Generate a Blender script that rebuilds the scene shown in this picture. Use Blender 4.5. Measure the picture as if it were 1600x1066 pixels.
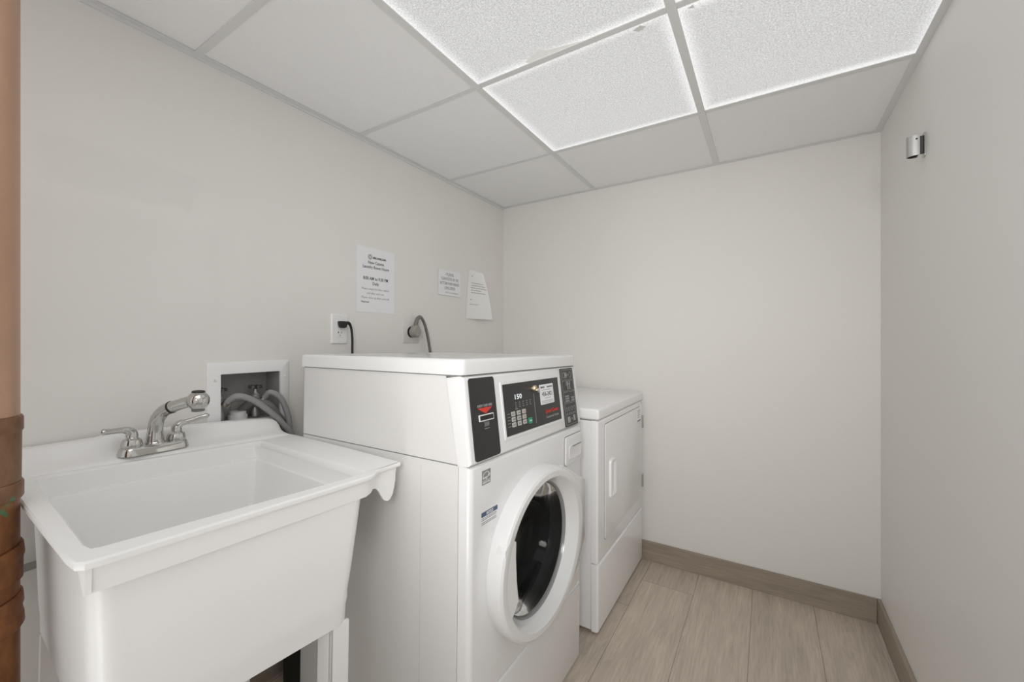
import bpy, bmesh, math, random
from mathutils import Vector, Matrix
R = math.radians
for o in list(bpy.data.objects): bpy.data.objects.remove(o)
S = bpy.context.scene
COL = S.collection

# ------------------------------------------------------------------ camera, light, exposure
cam = bpy.data.cameras.new('camera'); camo = bpy.data.objects.new('camera', cam); COL.objects.link(camo)
camo.location = (1.423, -2.373, 1.164); camo.rotation_euler = (R(90), 0, R(34.3045))
cam.sensor_width = 36; cam.lens = 662.285 * 36 / 1600
cam.shift_x = (800 - 747.448) / 1600; cam.shift_y = (532.543 - 533) / 1600
cam.clip_start = .02
S.camera = camo
S.view_settings.view_transform = 'Standard'; S.view_settings.look = 'None'
S.view_settings.gamma = 1; S.view_settings.exposure = .09; S.view_settings.use_curve_mapping = False
W = bpy.data.worlds.new('world'); S.world = W; W.use_nodes = True
W.node_tree.nodes['Background'].inputs[0].default_value = (1, .985, .965, 1)
W.node_tree.nodes['Background'].inputs[1].default_value = .62
la = bpy.data.lights.new('fill_lamp', 'AREA'); lo_ = bpy.data.objects.new('fill_lamp', la); COL.objects.link(lo_)   # unseen lamp added behind the camera to brighten the back corner
la.shape = 'DISK'; la.size = .5; la.energy = 3.5; la.spread = R(75); la.color = (1, .985, .96)
lo_.location = (1.62, -3.0, 1.55); lo_.rotation_euler = (Vector((.90, -.2, 1.15)) - lo_.location).to_track_quat('-Z', 'Y').to_euler()
lb = bpy.data.lights.new('fill_lamp', 'AREA'); lo2 = bpy.data.objects.new('fill_lamp', lb); COL.objects.link(lo2)  # second unseen lamp, added beyond the right wall as extra fill
lb.shape = 'DISK'; lb.size = .5; lb.energy = .15; lb.spread = R(110); lb.color = (1, .985, .96)
lo2.location = (2.7, -2.3, .4); lo2.rotation_euler = (Vector((.9, -1.0, 1.9)) - lo2.location).to_track_quat('-Z', 'Y').to_euler()
lc = bpy.data.lights.new('fill_uplight', 'AREA'); lo3 = bpy.data.objects.new('fill_uplight', lc); COL.objects.link(lo3)  # unseen lamp added low behind the camera to lift the ceiling
lc.shape = 'DISK'; lc.size = .5; lc.energy = .8; lc.spread = R(75); lc.color = (1, .985, .96)
lo3.location = (.95, -2.75, .30); lo3.rotation_euler = (Vector((.9, -.9, 2.02)) - lo3.location).to_track_quat('-Z', 'Y').to_euler()
FILL_PANELS = 1.65      # the same for unseen panels added behind the camera as fill light
DIFFUSER = .51          # radiance of the lit ceiling panels

# ------------------------------------------------------------------ materials
def srgb(r, g, b):
    f = lambda c: (c/255/12.92) if c/255 <= .04045 else ((c/255+.055)/1.055)**2.4
    return (f(r), f(g), f(b), 1)
def mat(name, col, rough=.5, metal=0, noise=None, bump=None, spec=.5, **kw):
    m = bpy.data.materials.new(name); m.use_nodes = True; nt = m.node_tree
    b = nt.nodes['Principled BSDF']; b.inputs['Base Color'].default_value = col
    b.inputs['Roughness'].default_value = rough; b.inputs['Metallic'].default_value = metal
    b.inputs['Specular IOR Level'].default_value = spec
    for k, v in kw.items(): b.inputs[k.replace('_', ' ')].default_value = v
    tc = nt.nodes.new('ShaderNodeTexCoord')
    if noise:                       # (scale, amount)
        n = nt.nodes.new('ShaderNodeTexNoise'); n.inputs['Scale'].default_value = noise[0]; n.inputs['Detail'].default_value = 4
        nt.links.new(tc.outputs['Object'], n.inputs['Vector'])
        mr = nt.nodes.new('ShaderNodeMapRange'); mr.inputs[3].default_value = 1-noise[1]; mr.inputs[4].default_value = 1+noise[1]
        nt.links.new(n.outputs['Fac'], mr.inputs[0])
        mx = nt.nodes.new('ShaderNodeVectorMath'); mx.operation = 'SCALE'; mx.inputs[0].default_value = col[:3]
        nt.links.new(mr.outputs[0], mx.inputs['Scale']); nt.links.new(mx.outputs[0], b.inputs['Base Color'])
    if bump:                        # (scale, strength, distance)
        n = nt.nodes.new('ShaderNodeTexNoise'); n.inputs['Scale'].default_value = bump[0]; n.inputs['Detail'].default_value = 3
        nt.links.new(tc.outputs['Object'], n.inputs['Vector'])
        bp = nt.nodes.new('ShaderNodeBump'); bp.inputs['Strength'].default_value = bump[1]; bp.inputs['Distance'].default_value = bump[2]
        nt.links.new(n.outputs['Fac'], bp.inputs['Height']); nt.links.new(bp.outputs[0], b.inputs['Normal'])
    return m
def N(nt, t, **kw):
    n = nt.nodes.new(t)
    for k, v in kw.items():
        if k == 'op': n.operation = v
        elif k == 'dt': n.data_type = v
        elif k[0] == 'i': n.inputs[int(k[1:])].default_value = v
    return n
def math_(nt, op, a, b=None):
    n = nt.nodes.new('ShaderNodeMath'); n.operation = op
    for i, x in enumerate((a, b)):
        if x is None: continue
        if isinstance(x, (int, float)): n.inputs[i].default_value = x
        else: nt.links.new(x, n.inputs[i])
    return n.outputs[0]

M_wall = mat('wall_paint', (.815, .800, .772, 1), .55, noise=(3, .012), bump=(60, .08, .001))
M_wall_r = mat('wall_paint_plain', (.84, .825, .80, 1), .5, noise=(2.5, .012), bump=(60, .08, .001))
# left wall: the same paint with the faint repainted patches
def wall_left_mat():
    m = mat('wall_paint_patched', (.84, .822, .792, 1), .5, bump=(60, .08, .001)); nt = m.node_tree; b = nt.nodes['Principled BSDF']
    tc = N(nt, 'ShaderNodeTexCoord'); sep = N(nt, 'ShaderNodeSeparateXYZ'); nt.links.new(tc.outputs['Object'], sep.inputs[0])
    nz = N(nt, 'ShaderNodeTexNoise'); nz.inputs['Scale'].default_value = 9; nz.inputs['Detail'].default_value = 5; nt.links.new(tc.outputs['Object'], nz.inputs['Vector'])
    wob = math_(nt, 'MULTIPLY', math_(nt, 'SUBTRACT', nz.outputs['Fac'], .5), .09)
    y = math_(nt, 'ADD', sep.outputs[1], wob); z = math_(nt, 'ADD', sep.outputs[2], wob)
    def boxmask(y0, y1, z0, z1, s=.012):
        def sm(v, e, sign):
            mr = N(nt, 'ShaderNodeMapRange'); mr.inputs[1].default_value = e - s; mr.inputs[2].default_value = e + s
            mr.inputs[3].default_value = 0 if sign > 0 else 1; mr.inputs[4].default_value = 1 if sign > 0 else 0
            nt.links.new(v, mr.inputs[0]); return mr.outputs[0]
        return math_(nt, 'MULTIPLY', math_(nt, 'MULTIPLY', sm(y, y0, 1), sm(y, y1, -1)), math_(nt, 'MULTIPLY', sm(z, z0, 1), sm(z, z1, -1)))
    t = boxmask(-2.13, -1.80, 1.55, 1.66)
    t2 = boxmask(-2.2, -1.72, 1.12, 1.50, .03)
    t3 = boxmask(-1.92, -1.74, 1.25, 1.58, .05)
    tot = math_(nt, 'ADD', math_(nt, 'MULTIPLY', t, .026), math_(nt, 'ADD', math_(nt, 'MULTIPLY', t2, .022), math_(nt, 'MULTIPLY', t3, -.015)))
    big = N(nt, 'ShaderNodeTexNoise'); big.inputs['Scale'].default_value = 2.2; big.inputs['Detail'].default_value = 6; nt.links.new(tc.outputs['Object'], big.inputs['Vector'])
    tot = math_(nt, 'ADD', tot, math_(nt, 'MULTIPLY', math_(nt, 'SUBTRACT', big.outputs['Fac'], .5), .06))
    k = math_(nt, 'SUBTRACT', 1.0, tot)
    sc = N(nt, 'ShaderNodeVectorMath', op='SCALE'); sc.inputs[0].default_value = (.84, .822, .792); nt.links.new(k, sc.inputs['Scale'])
    nt.links.new(sc.outputs[0], b.inputs['Base Color'])
    return m
M_wall_l = wall_left_mat()
M_tile = mat('ceiling_tile_white', (.95, .955, .96, 1), .9, bump=(260, .35, .002))
M_tee = mat('grid_metal_white', (.78, .785, .785, 1), .45)
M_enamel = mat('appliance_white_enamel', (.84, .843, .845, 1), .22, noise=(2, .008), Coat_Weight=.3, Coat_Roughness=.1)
M_dryer = mat('dryer_enamel_brightened', (.945, .945, .95, 1), .25, noise=(2, .006))  # same white enamel, lightened to make up for dim light on the dryer
M_enamel_side = mat('enamel_side_shade', (.77, .765, .755, 1), .28)  # same enamel, darkened: the side's shade is put into the colour
M_plastic = mat('white_plastic', (.90, .90, .90, 1), .3, noise=(3, .01))
M_sink = mat('tub_white_plastic', (.88, .878, .87, 1), .45, noise=(6, .015))
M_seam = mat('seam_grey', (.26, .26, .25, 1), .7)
M_chrome = mat('chrome', (.56, .555, .53, 1), .08, 1, noise=(30, .03))
M_steel = mat('brushed_steel', (.55, .55, .54, 1), .3, 1)
M_blk = mat('black_panel', srgb(44, 44, 44), .38, noise=(40, .05))
M_black = mat('black_rubber', (.012, .012, .012, 1), .45, noise=(30, .1))
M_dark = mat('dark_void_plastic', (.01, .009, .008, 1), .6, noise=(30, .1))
M_paper = mat('white_paper', (.88, .89, .91, 1), .8, noise=(20, .01))
M_paperb = mat('white_paper_warm', (.9, .9, .88, 1), .8, noise=(20, .01))
M_ink = mat('dark_ink', (.10, .10, .11, 1), .8)
M_inkg = mat('grey_ink', (.28, .28, .28, 1), .8)
M_inkr = mat('faint_red_ink', (.42, .28, .27, 1), .8)
M_red = mat('red_print', (.72, .05, .03, 1), .5)
M_green = mat('green_button', (.02, .33, .17, 1), .4)
M_btn = mat('grey_buttons', (.52, .52, .48, 1), .45, noise=(60, .05))
M_white = mat('white_print', (.8, .8, .8, 1), .5)
M_grprint = mat('grey_print', (.33, .34, .34, 1), .5)
M_led = mat('display_digits', (.8, .85, .85, 1), .5, Emission_Color=(.8, .9, .9, 1), Emission_Strength=.35)
M_blue = mat('blue_print', srgb(74, 96, 122), .5)
M_cop_up = mat('painted_copper', srgb(184, 148, 124), .38, .3, noise=(14, .10))
M_hose = mat('grey_hose', srgb(150, 150, 150), .45, noise=(40, .06), bump=(200, .2, .001))
M_hose_d = mat('dark_grey_hose', srgb(112, 112, 110), .5, noise=(40, .06))
M_cord = mat('grey_cord', srgb(120, 117, 112), .5, noise=(40, .06))
M_plug = mat('grey_plug', srgb(158, 152, 146), .5, noise=(40, .06))
M_boxin = mat('box_grey_plastic', (.36, .36, .36, 1), .6, noise=(8, .04))
M_brass = mat('dull_valve_metal', (.42, .41, .39, 1), .4, .7, noise=(40, .1))
M_valveh = mat('dark_valve_wheel', (.12, .12, .12, 1), .45, .4)
M_gold = mat('brass_lock', (.75, .60, .42, 1), .3, 1)
M_pvc = mat('grey_pipe_plastic', (.33, .32, .30, 1), .5, noise=(30, .05))
M_drum = mat('drum_steel', (.035, .035, .035, 1), .45, .3, noise=(30, .1))
M_gasket = mat('grey_gasket', (.05, .05, .05, 1), .4, noise=(30, .05))

def copper(name, c1, c2, rough):
    m = mat(name, c1, rough, .75); nt = m.node_tree; b = nt.nodes['Principled BSDF']
    tc = N(nt, 'ShaderNodeTexCoord'); mp = N(nt, 'ShaderNodeMapping'); mp.inputs['Scale'].default_value = (14, 14, 5); nt.links.new(tc.outputs['Object'], mp.inputs[0])
    n = N(nt, 'ShaderNodeTexNoise'); n.inputs['Scale'].default_value = 1.6; n.inputs['Detail'].default_value = 6; n.inputs['Roughness'].default_value = .65; nt.links.new(mp.outputs[0], n.inputs['Vector'])
    cr = N(nt, 'ShaderNodeValToRGB'); cr.color_ramp.elements[0].position = .3; cr.color_ramp.elements[0].color = c2; cr.color_ramp.elements[1].position = .7; cr.color_ramp.elements[1].color = c1
    nt.links.new(n.outputs['Fac'], cr.inputs[0])
    g = N(nt, 'ShaderNodeTexNoise'); g.inputs['Scale'].default_value = 28; g.inputs['Detail'].default_value = 2; nt.links.new(tc.outputs['Object'], g.inputs['Vector'])
    gr = N(nt, 'ShaderNodeMapRange'); gr.inputs[1].default_value = .655; gr.inputs[2].default_value = .70; nt.links.new(g.outputs['Fac'], gr.inputs[0])
    mx = N(nt, 'ShaderNodeMix', dt='RGBA'); mx.inputs['B'].default_value = srgb(95, 135, 100)
    nt.links.new(gr.outputs[0], mx.inputs[0]); nt.links.new(cr.outputs[0], mx.inputs['A']); nt.links.new(mx.outputs['Result'], b.inputs['Base Color'])
    return m
M_cop_lo = copper('bare_copper', srgb(166, 112, 72), srgb(104, 70, 48), .40)
M_cop_fit = copper('copper_fitting', srgb(150, 118, 92), srgb(120, 84, 62), .42)

M_glass = bpy.data.materials.new('tinted_door_glass'); M_glass.use_nodes = True
b = M_glass.node_tree.nodes['Principled BSDF']; b.inputs['Base Color'].default_value = (.035, .036, .036, 1)
b.inputs['Transmission Weight'].default_value = .7; b.inputs['Roughness'].default_value = .06; b.inputs['IOR'].default_value = 1.18

def wood(name, along, base, planks):
    m = bpy.data.materials.new(name); m.use_nodes = True; nt = m.node_tree; b = nt.nodes['Principled BSDF']
    b.inputs['Roughness'].default_value = .5
    tc = N(nt, 'ShaderNodeTexCoord'); sep = N(nt, 'ShaderNodeSeparateXYZ'); nt.links.new(tc.outputs['Object'], sep.inputs[0])
    X, Y, Z = sep.outputs
    if planks:
        u = math_(nt, 'DIVIDE', math_(nt, 'SUBTRACT', X, .0233), .2237); ix = math_(nt, 'FLOOR', u)
        v = math_(nt, 'ADD', math_(nt, 'DIVIDE', math_(nt, 'ADD', Y, .22), 1.22), math_(nt, 'MULTIPLY', math_(nt, 'SUBTRACT', ix, 4.0), .8)); iy = math_(nt, 'FLOOR', v)
        rnd = math_(nt, 'ADD', math_(nt, 'MULTIPLY', ix, 7.31), math_(nt, 'MULTIPLY', iy, 3.77))
    else: rnd = None
    def coords(sx, sy, sz):
        mp = N(nt, 'ShaderNodeCombineXYZ')
        nt.links.new(math_(nt, 'MULTIPLY', X, sx), mp.inputs[0]); nt.links.new(math_(nt, 'MULTIPLY', Y, sy), mp.inputs[1])
        zz = math_(nt, 'MULTIPLY', Z, sz)
        if rnd is not None: zz = math_(nt, 'ADD', zz, rnd)
        nt.links.new(zz, mp.inputs[2]); return mp.outputs[0]
    if along == 'y': c1, c2 = coords(16, 1.6, 16), coords(90, 4, 90)
    else: c1, c2 = coords(1.6, 16, 16), coords(4, 90, 90)
    n1 = N(nt, 'ShaderNodeTexNoise'); n1.inputs['Scale'].default_value = 1; n1.inputs['Detail'].default_value = 5; n1.inputs['Distortion'].default_value = 1.6; nt.links.new(c1, n1.inputs['Vector'])
    n2 = N(nt, 'ShaderNodeTexNoise'); n2.inputs['Scale'].default_value = 1.6; n2.inputs['Detail'].default_value = 5; n2.inputs['Distortion'].default_value = .6; nt.links.new(c2, n2.inputs['Vector'])
    # cathedral rings
    rg = math_(nt, 'FRACT', math_(nt, 'MULTIPLY', n1.outputs['Fac'], 9.0))
    rg = math_(nt, 'ABSOLUTE', math_(nt, 'SUBTRACT', rg, .5))
    k = math_(nt, 'ADD', .72, math_(nt, 'MULTIPLY', n1.outputs['Fac'], .50))
    k = math_(nt, 'ADD', k, math_(nt, 'MULTIPLY', math_(nt, 'SUBTRACT', n2.outputs['Fac'], .5), .62))
    k = math_(nt, 'ADD', k, math_(nt, 'MULTIPLY', rg, .16))
    if planks:
        wn = N(nt, 'ShaderNodeTexWhiteNoise'); wn.noise_dimensions = '1D'; nt.links.new(rnd, wn.inputs['W'])
        k = math_(nt, 'ADD', k, math_(nt, 'MULTIPLY', math_(nt, 'SUBTRACT', wn.outputs['Value'], .5), .10))
        fx = math_(nt, 'ABSOLUTE', math_(nt, 'SUBTRACT', math_(nt, 'FRACT', u), .5)); fy = math_(nt, 'ABSOLUTE', math_(nt, 'SUBTRACT', math_(nt, 'FRACT', v), .5))
        sx = math_(nt, 'GREATER_THAN', fx, .5 - .0011/.2237); sy = math_(nt, 'GREATER_THAN', fy, .5 - .0011/1.22)
        sm = math_(nt, 'MAXIMUM', sx, sy); k = math_(nt, 'MULTIPLY', k, math_(nt, 'SUBTRACT', 1.0, math_(nt, 'MULTIPLY', sm, .55)))
    sc = N(nt, 'ShaderNodeVectorMath', op='SCALE'); sc.inputs[0].default_value = base; nt.links.new(k, sc.inputs['Scale'])
    nt.links.new(sc.outputs[0], b.inputs['Base Color'])
    bp = N(nt, 'ShaderNodeBump'); bp.inputs['Strength'].default_value = .15; bp.inputs['Distance'].default_value = .001
    nt.links.new(n2.outputs['Fac'], bp.inputs['Height']); nt.links.new(bp.outputs[0], b.inputs['Normal'])
    return m
M_floor = wood('oak_plank_floor', 'y', (.56, .485, .405), True)
M_base_b = wood('oak_baseboard_long', 'x', (.340, .285, .228), False)
M_base_s = wood('oak_baseboard_side', 'y', (.340, .285, .228), False)

def diffuser_mat(cx, cy, h, power=None):
    """prismatic lamp diffuser: glows, brighter where the lamp housing's edge lights it"""
    m = bpy.data.materials.new('prismatic_diffuser'); m.use_nodes = True; nt = m.node_tree; b = nt.nodes['Principled BSDF']
    b.inputs['Base Color'].default_value = (.22, .22, .22, 1); b.inputs['Roughness'].default_value = .35
    tc = N(nt, 'ShaderNodeTexCoord'); sep = N(nt, 'ShaderNodeSeparateXYZ'); nt.links.new(tc.outputs['Object'], sep.inputs[0])
    ex = math_(nt, 'SUBTRACT', h, math_(nt, 'ABSOLUTE', sep.outputs[0])); ey = math_(nt, 'SUBTRACT', h, math_(nt, 'ABSOLUTE', sep.outputs[1]))
    n0 = N(nt, 'ShaderNodeTexNoise'); n0.inputs['Scale'].default_value = 7; nt.links.new(tc.outputs['Object'], n0.inputs['Vector'])
    def glow(e, w):
        mr = N(nt, 'ShaderNodeMapRange'); mr.inputs[1].default_value = 0; mr.inputs[2].default_value = w; mr.inputs[3].default_value = 1; mr.inputs[4].default_value = 0
        nt.links.new(e, mr.inputs[0]); return math_(nt, 'POWER', mr.outputs[0], 1.6)
    gl = math_(nt, 'MAXIMUM', glow(ex, .040), glow(ey, .034))
    vo = N(nt, 'ShaderNodeTexVoronoi'); vo.inputs['Scale'].default_value = 380; nt.links.new(tc.outputs['Object'], vo.inputs['Vector'])
    n1 = N(nt, 'ShaderNodeTexNoise'); n1.inputs['Scale'].default_value = 230; n1.inputs['Detail'].default_value = 3; n1.inputs['Roughness'].default_value = .7; nt.links.new(tc.outputs['Object'], n1.inputs['Vector'])
    k = math_(nt, 'ADD', .86, math_(nt, 'MULTIPLY', n0.outputs['Fac'], .06))
    k = math_(nt, 'ADD', k, math_(nt, 'MULTIPLY', math_(nt, 'SUBTRACT', n1.outputs['Fac'], .5), 1.7))
    k = math_(nt, 'ADD', k, math_(nt, 'MULTIPLY', math_(nt, 'SUBTRACT', vo.outputs['Distance'], .4), .35))
    k = math_(nt, 'ADD', k, math_(nt, 'MULTIPLY', gl, .50))
    st = math_(nt, 'MULTIPLY', k, DIFFUSER if power is None else power)
    b.inputs['Emission Color'].default_value = (1, 1, 1, 1); nt.links.new(st, b.inputs['Emission Strength'])
    bp = N(nt, 'ShaderNodeBump'); bp.inputs['Strength'].default_value = .5; bp.inputs['Distance'].default_value = .002
    nt.links.new(vo.outputs['Distance'], bp.inputs['Height']); nt.links.new(bp.outputs[0], b.inputs['Normal'])
    return m

# ------------------------------------------------------------------ mesh helpers
def rbox(bm, x0, x1, y0, y1, z0, z1, r=0, seg=2, M=None):
    t = bmesh.new()
    bmesh.ops.create_cube(t, size=1)
    for v in t.verts: v.co = Vector(((x0+x1)/2 + v.co.x*(x1-x0), (y0+y1)/2 + v.co.y*(y1-y0), (z0+z1)/2 + v.co.z*(z1-z0)))
    if r: bmesh.ops.bevel(t, geom=t.edges[:], offset=r, segments=seg, profile=.5, affect='EDGES')
    merge(bm, t, M); return bm
def fbevel(bm, x0, x1, y0, y1, z0, z1, r, seg=4):
    """box whose front face (y0) alone has rounded edges"""
    t = bmesh.new(); bmesh.ops.create_cube(t, size=1)
    for v in t.verts: v.co = Vector(((x0+x1)/2 + v.co.x*(x1-x0), (y0+y1)/2 + v.co.y*(y1-y0), (z0+z1)/2 + v.co.z*(z1-z0)))
    bmesh.ops.bevel(t, geom=[e for e in t.edges if all(abs(v.co.y-y0) < 1e-6 for v in e.verts)], offset=r, segments=seg, profile=.5, affect='EDGES')
    merge(bm, t); return bm
def merge(bm, t, M=None):
    if M is not None: bmesh.ops.transform(t, matrix=M, verts=t.verts[:])
    me = bpy.data.meshes.new('tmp'); t.to_mesh(me); t.free(); bm.from_mesh(me); bpy.data.meshes.remove(me)
def prism(bm, poly, mapf, lo, hi, r=0, seg=2, M=None):
    """extrude a 2D polygon; mapf(a,b,c) -> point, c running lo..hi"""
    t = bmesh.new(); n = len(poly)
    A = [t.verts.new(mapf(a, b, lo)) for a, b in poly]; B = [t.verts.new(mapf(a, b, hi)) for a, b in poly]
    t.faces.new(A); t.faces.new(B[::-1])
    for i in range(n): t.faces.new((A[(i+1) % n], A[i], B[i], B[(i+1) % n]))
    bmesh.ops.recalc_face_normals(t, faces=t.faces[:])
    if r: bmesh.ops.bevel(t, geom=t.edges[:], offset=r, segments=seg, profile=.5, affect='EDGES')
    merge(bm, t, M); return bm
def loft(bm, loops, cap0=False, cap1=False, closed=True, M=None):
    t = bmesh.new(); L = [[t.verts.new(p) for p in lp] for lp in loops]; n = len(L[0])
    for a, b in zip(L, L[1:]):
        for i in range(n if closed else n-1):
            j = (i+1) % n
            try: t.faces.new((a[i], a[j], b[j], b[i]))
            except ValueError: pass
    if cap0: t.faces.new(L[0][::-1])
    if cap1: t.faces.new(L[-1])
    bmesh.ops.remove_doubles(t, verts=t.verts[:], dist=1e-6)
    bmesh.ops.recalc_face_normals(t, faces=t.faces[:])
    merge(bm, t, M); return bm
def lathe(bm, prof, seg=32, M=None, cap0=True, cap1=True):
    loops = [[Vector((r*math.cos(2*math.pi*i/seg), r*math.sin(2*math.pi*i/seg), z)) for i in range(seg)] for r, z in prof]
    return loft(bm, loops, cap0, cap1, True, M)
def smooth_path(pts, rad, k=8):
    P = [Vector(p) for p in pts]; rad = list(rad) if hasattr(rad, '__len__') else [rad]*len(P)
    out, rr = [], []
    for i in range(len(P)-1):
        p0 = P[max(i-1, 0)]; p1 = P[i]; p2 = P[i+1]; p3 = P[min(i+2, len(P)-1)]
        for j in range(k):
            t = j/k
            out.append(.5*((2*p1) + (p2-p0)*t + (2*p0-5*p1+4*p2-p3)*t*t + (3*p1-p0-3*p2+p3)*t**3)); rr.append(rad[i]*(1-t)+rad[i+1]*t)
    out.append(P[-1]); rr.append(rad[-1]); return out, rr
def tube(bm, pts, rad, seg=14, k=8, flat=1.0, M=None):
    P, rr = smooth_path(pts, rad, k) if k > 1 else ([Vector(p) for p in pts], list(rad) if hasattr(rad, '__len__') else [rad]*len(pts))
    loops = []; nrm = None
    for i, p in enumerate(P):
        d = (P[min(i+1, len(P)-1)] - P[max(i-1, 0)]).normalized()
        if nrm is None: nrm = d.orthogonal().normalized()
        nrm = (nrm - d*nrm.dot(d)).normalized(); bn = d.cross(nrm)
        loops.append([p + rr[i]*(math.cos(a)*nrm + flat*math.sin(a)*bn) for a in (2*math.pi*q/seg for q in range(seg))])
    return loft(bm, loops, True, True, True, M)
def rrect(x0, x1, y0, y1, r, k=5):
    out = []
    for cx, cy, a0 in ((x1-r, y1-r, 0), (x0+r, y1-r, 90), (x0+r, y0+r, 180), (x1-r, y0+r, 270)):
        for i in range(k+1):
            a = R(a0 + 90*i/k); out.append((cx + r*math.cos(a), cy + r*math.sin(a)))
    return out
def part(name, bm, m, parent=None, sharp=38, M=None):
    if M is not None: bmesh.ops.transform(bm, matrix=M, verts=bm.verts[:])
    for f in bm.faces: f.smooth = True
    for e in bm.edges:
        if len(e.link_faces) == 2:
            if e.calc_face_angle(0) > R(sharp): e.smooth = False
    me = bpy.data.meshes.new(name); bm.to_mesh(me); bm.free(); me.materials.append(m)
    o = bpy.data.objects.new(name, me); COL.objects.link(o)
    if parent: o.parent = parent
    return o
def tag(o, label, cat, group=None):
    o['label'] = label; o['category'] = cat
    if group: o['group'] = group
    return o
def thing(name, label, cat, M=None, group=None):
    o = bpy.data.objects.new(name, None); COL.objects.link(o); o.empty_display_size = .05
    if M is not None: o.matrix_world = M
    return tag(o, label, cat, group)
def struct(name, bm, m, parent=None):
    o = part(name, bm, m, parent)
    if not parent: o['kind'] = 'structure'
    return o
def frame(O, X, Y, Z):
    return Matrix(((X[0], Y[0], Z[0], O[0]), (X[1], Y[1], Z[1], O[1]), (X[2], Y[2], Z[2], O[2]), (0, 0, 0, 1)))
def text_bm(lines, size, width=None, bold=0, lead=1.35, align='CENTER', depth=.0002, shear=0):
    """flat lettering in its own XY plane, first line's base at y=0; width squeezes the block to fit"""
    cu = bpy.data.curves.new('t', 'FONT'); cu.body = '\n'.join(lines); cu.size = size; cu.align_x = align
    cu.offset = bold; cu.space_line = lead; cu.resolution_u = 2; cu.extrude = depth; cu.shear = shear
    o = bpy.data.objects.new('t', cu); COL.objects.link(o)
    bpy.context.view_layer.update()
    me = bpy.data.meshes.new_from_object(o.evaluated_get(bpy.context.evaluated_depsgraph_get()))
    bm = bmesh.new(); bm.from_mesh(me); bpy.data.objects.remove(o); bpy.data.curves.remove(cu); bpy.data.meshes.remove(me)
    if width and bm.verts:
        xs = [v.co.x for v in bm.verts]; w = max(xs)-min(xs); k = width/w; c = (max(xs)+min(xs))/2 if align == 'CENTER' else min(xs)
        for v in bm.verts: v.co.x = (v.co.x-c)*k
    return bm

H = 2.023; RW = 1.808; BACK = -2.85; Tg = .6096
# ------------------------------------------------------------------ room shell
bm = bmesh.new(); rbox(bm, -.1, RW+.1, BACK, .1, -.1, 0); struct('floor', bm, M_floor)
bm = bmesh.new()
hy0, hy1, hz0, hz1 = -1.735, -1.530, .895, 1.060
rbox(bm, -.12, 0, BACK, hy0, 0, H+.25); rbox(bm, -.12, 0, hy1, 0, 0, H+.25)
rbox(bm, -.12, 0, hy0, hy1, 0, hz0); rbox(bm, -.12, 0, hy0, hy1, hz1, H+.25)
struct('wall_left', bm, M_wall_l)
bm = bmesh.new(); rbox(bm, -.12, RW+.12, 0, .12, 0, H+.25); struct('wall_back', bm, M_wall)
bm = bmesh.new(); rbox(bm, RW, RW+.12, -1.32, 0, 0, H+.25); rbox(bm, RW, RW+.12, BACK, -1.32, H-.02, H+.25); rbox(bm, RW, RW+.12, BACK, -2.15, 0, H-.02); struct('wall_right', bm, M_wall_r)  # unseen opening towards the rear, added and sized to let world light in
HB = .101
bm = bmesh.new(); rbox(bm, .0, RW-.0135, -.013, 0, 0, HB, .0015, 1); struct('baseboard_back', bm, M_base_b)
bm = bmesh.new(); rbox(bm, RW-.013, RW, -1.32, -.0005, 0, HB, .0015, 1); struct('baseboard_right', bm, M_base_s)
bm = bmesh.new(); rbox(bm, 0, .013, BACK, -.0135, 0, HB, .0015, 1); struct('baseboard_left', bm, M_base_s)

# ------------------------------------------------------------------ suspended ceiling
bm = bmesh.new(); rbox(bm, 0, RW, BACK, 0, H+.2, H+.25); ceil = struct('ceiling', bm, M_tee)
xs = [0, .608, .608+Tg, RW]; ys = [0, -.577]
while ys[-1]-Tg > BACK: ys.append(ys[-1]-Tg)
ys.append(BACK)
tw = .012
for x in xs[1:3]:
    bm = bmesh.new(); rbox(bm, x-tw, x+tw, BACK, -.019, H, H+.003, .0008, 1); rbox(bm, x-.001, x+.001, BACK, -.02, H+.003, H+.035)
    part('main_tee', bm, M_tee, ceil)
for y in ys[1:-1]:
    for i in range(3):
        x0 = xs[i] + (tw if i else .019); x1 = xs[i+1] - (tw if i < 2 else .019)
        bm = bmesh.new(); rbox(bm, x0, x1, y-tw, y+tw, H+.0004, H+.003, .0008, 1); rbox(bm, x0, x1, y-.001, y+.001, H+.003, H+.03)
        part('cross_tee', bm, M_tee, ceil)
def angle(bm, x0, x1, y0, y1, vx0, vx1, vy0, vy1):
    rbox(bm, x0, x1, y0, y1, H+.0002, H+.002); rbox(bm, vx0, vx1, vy0, vy1, H-.0005, H+.02)
bm = bmesh.new(); angle(bm, .0, .02, BACK, 0, 0, .0022, BACK, 0); rbox(bm, 0, .006, BACK, 0, H-.009, H+.0001); part('wall_angle', bm, M_tee, ceil)
bm = bmesh.new(); angle(bm, RW-.02, RW, BACK, 0, RW-.0022, RW, BACK, 0); part('wall_angle', bm, M_tee, ceil)
bm = bmesh.new(); angle(bm, .02, RW-.02, -.02, 0, .02, RW-.02, -.0022, 0); part('wall_angle', bm, M_tee, ceil)
lit = {(1, 1), (1, 2), (2, 1), (2, 2), (1, 3), (2, 3), (1, 4), (2, 4)}
lit_labels = {(1, 1): 'lit diffuser panel in the middle of the ceiling, nearest the back wall', (1, 2): 'lit diffuser panel at the top of the photo with a chipped stained edge',
              (2, 1): 'lit diffuser panel beside the right wall, square one above the hook', (2, 2): 'lit diffuser panel of which only a sliver shows at the top edge'}
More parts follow.
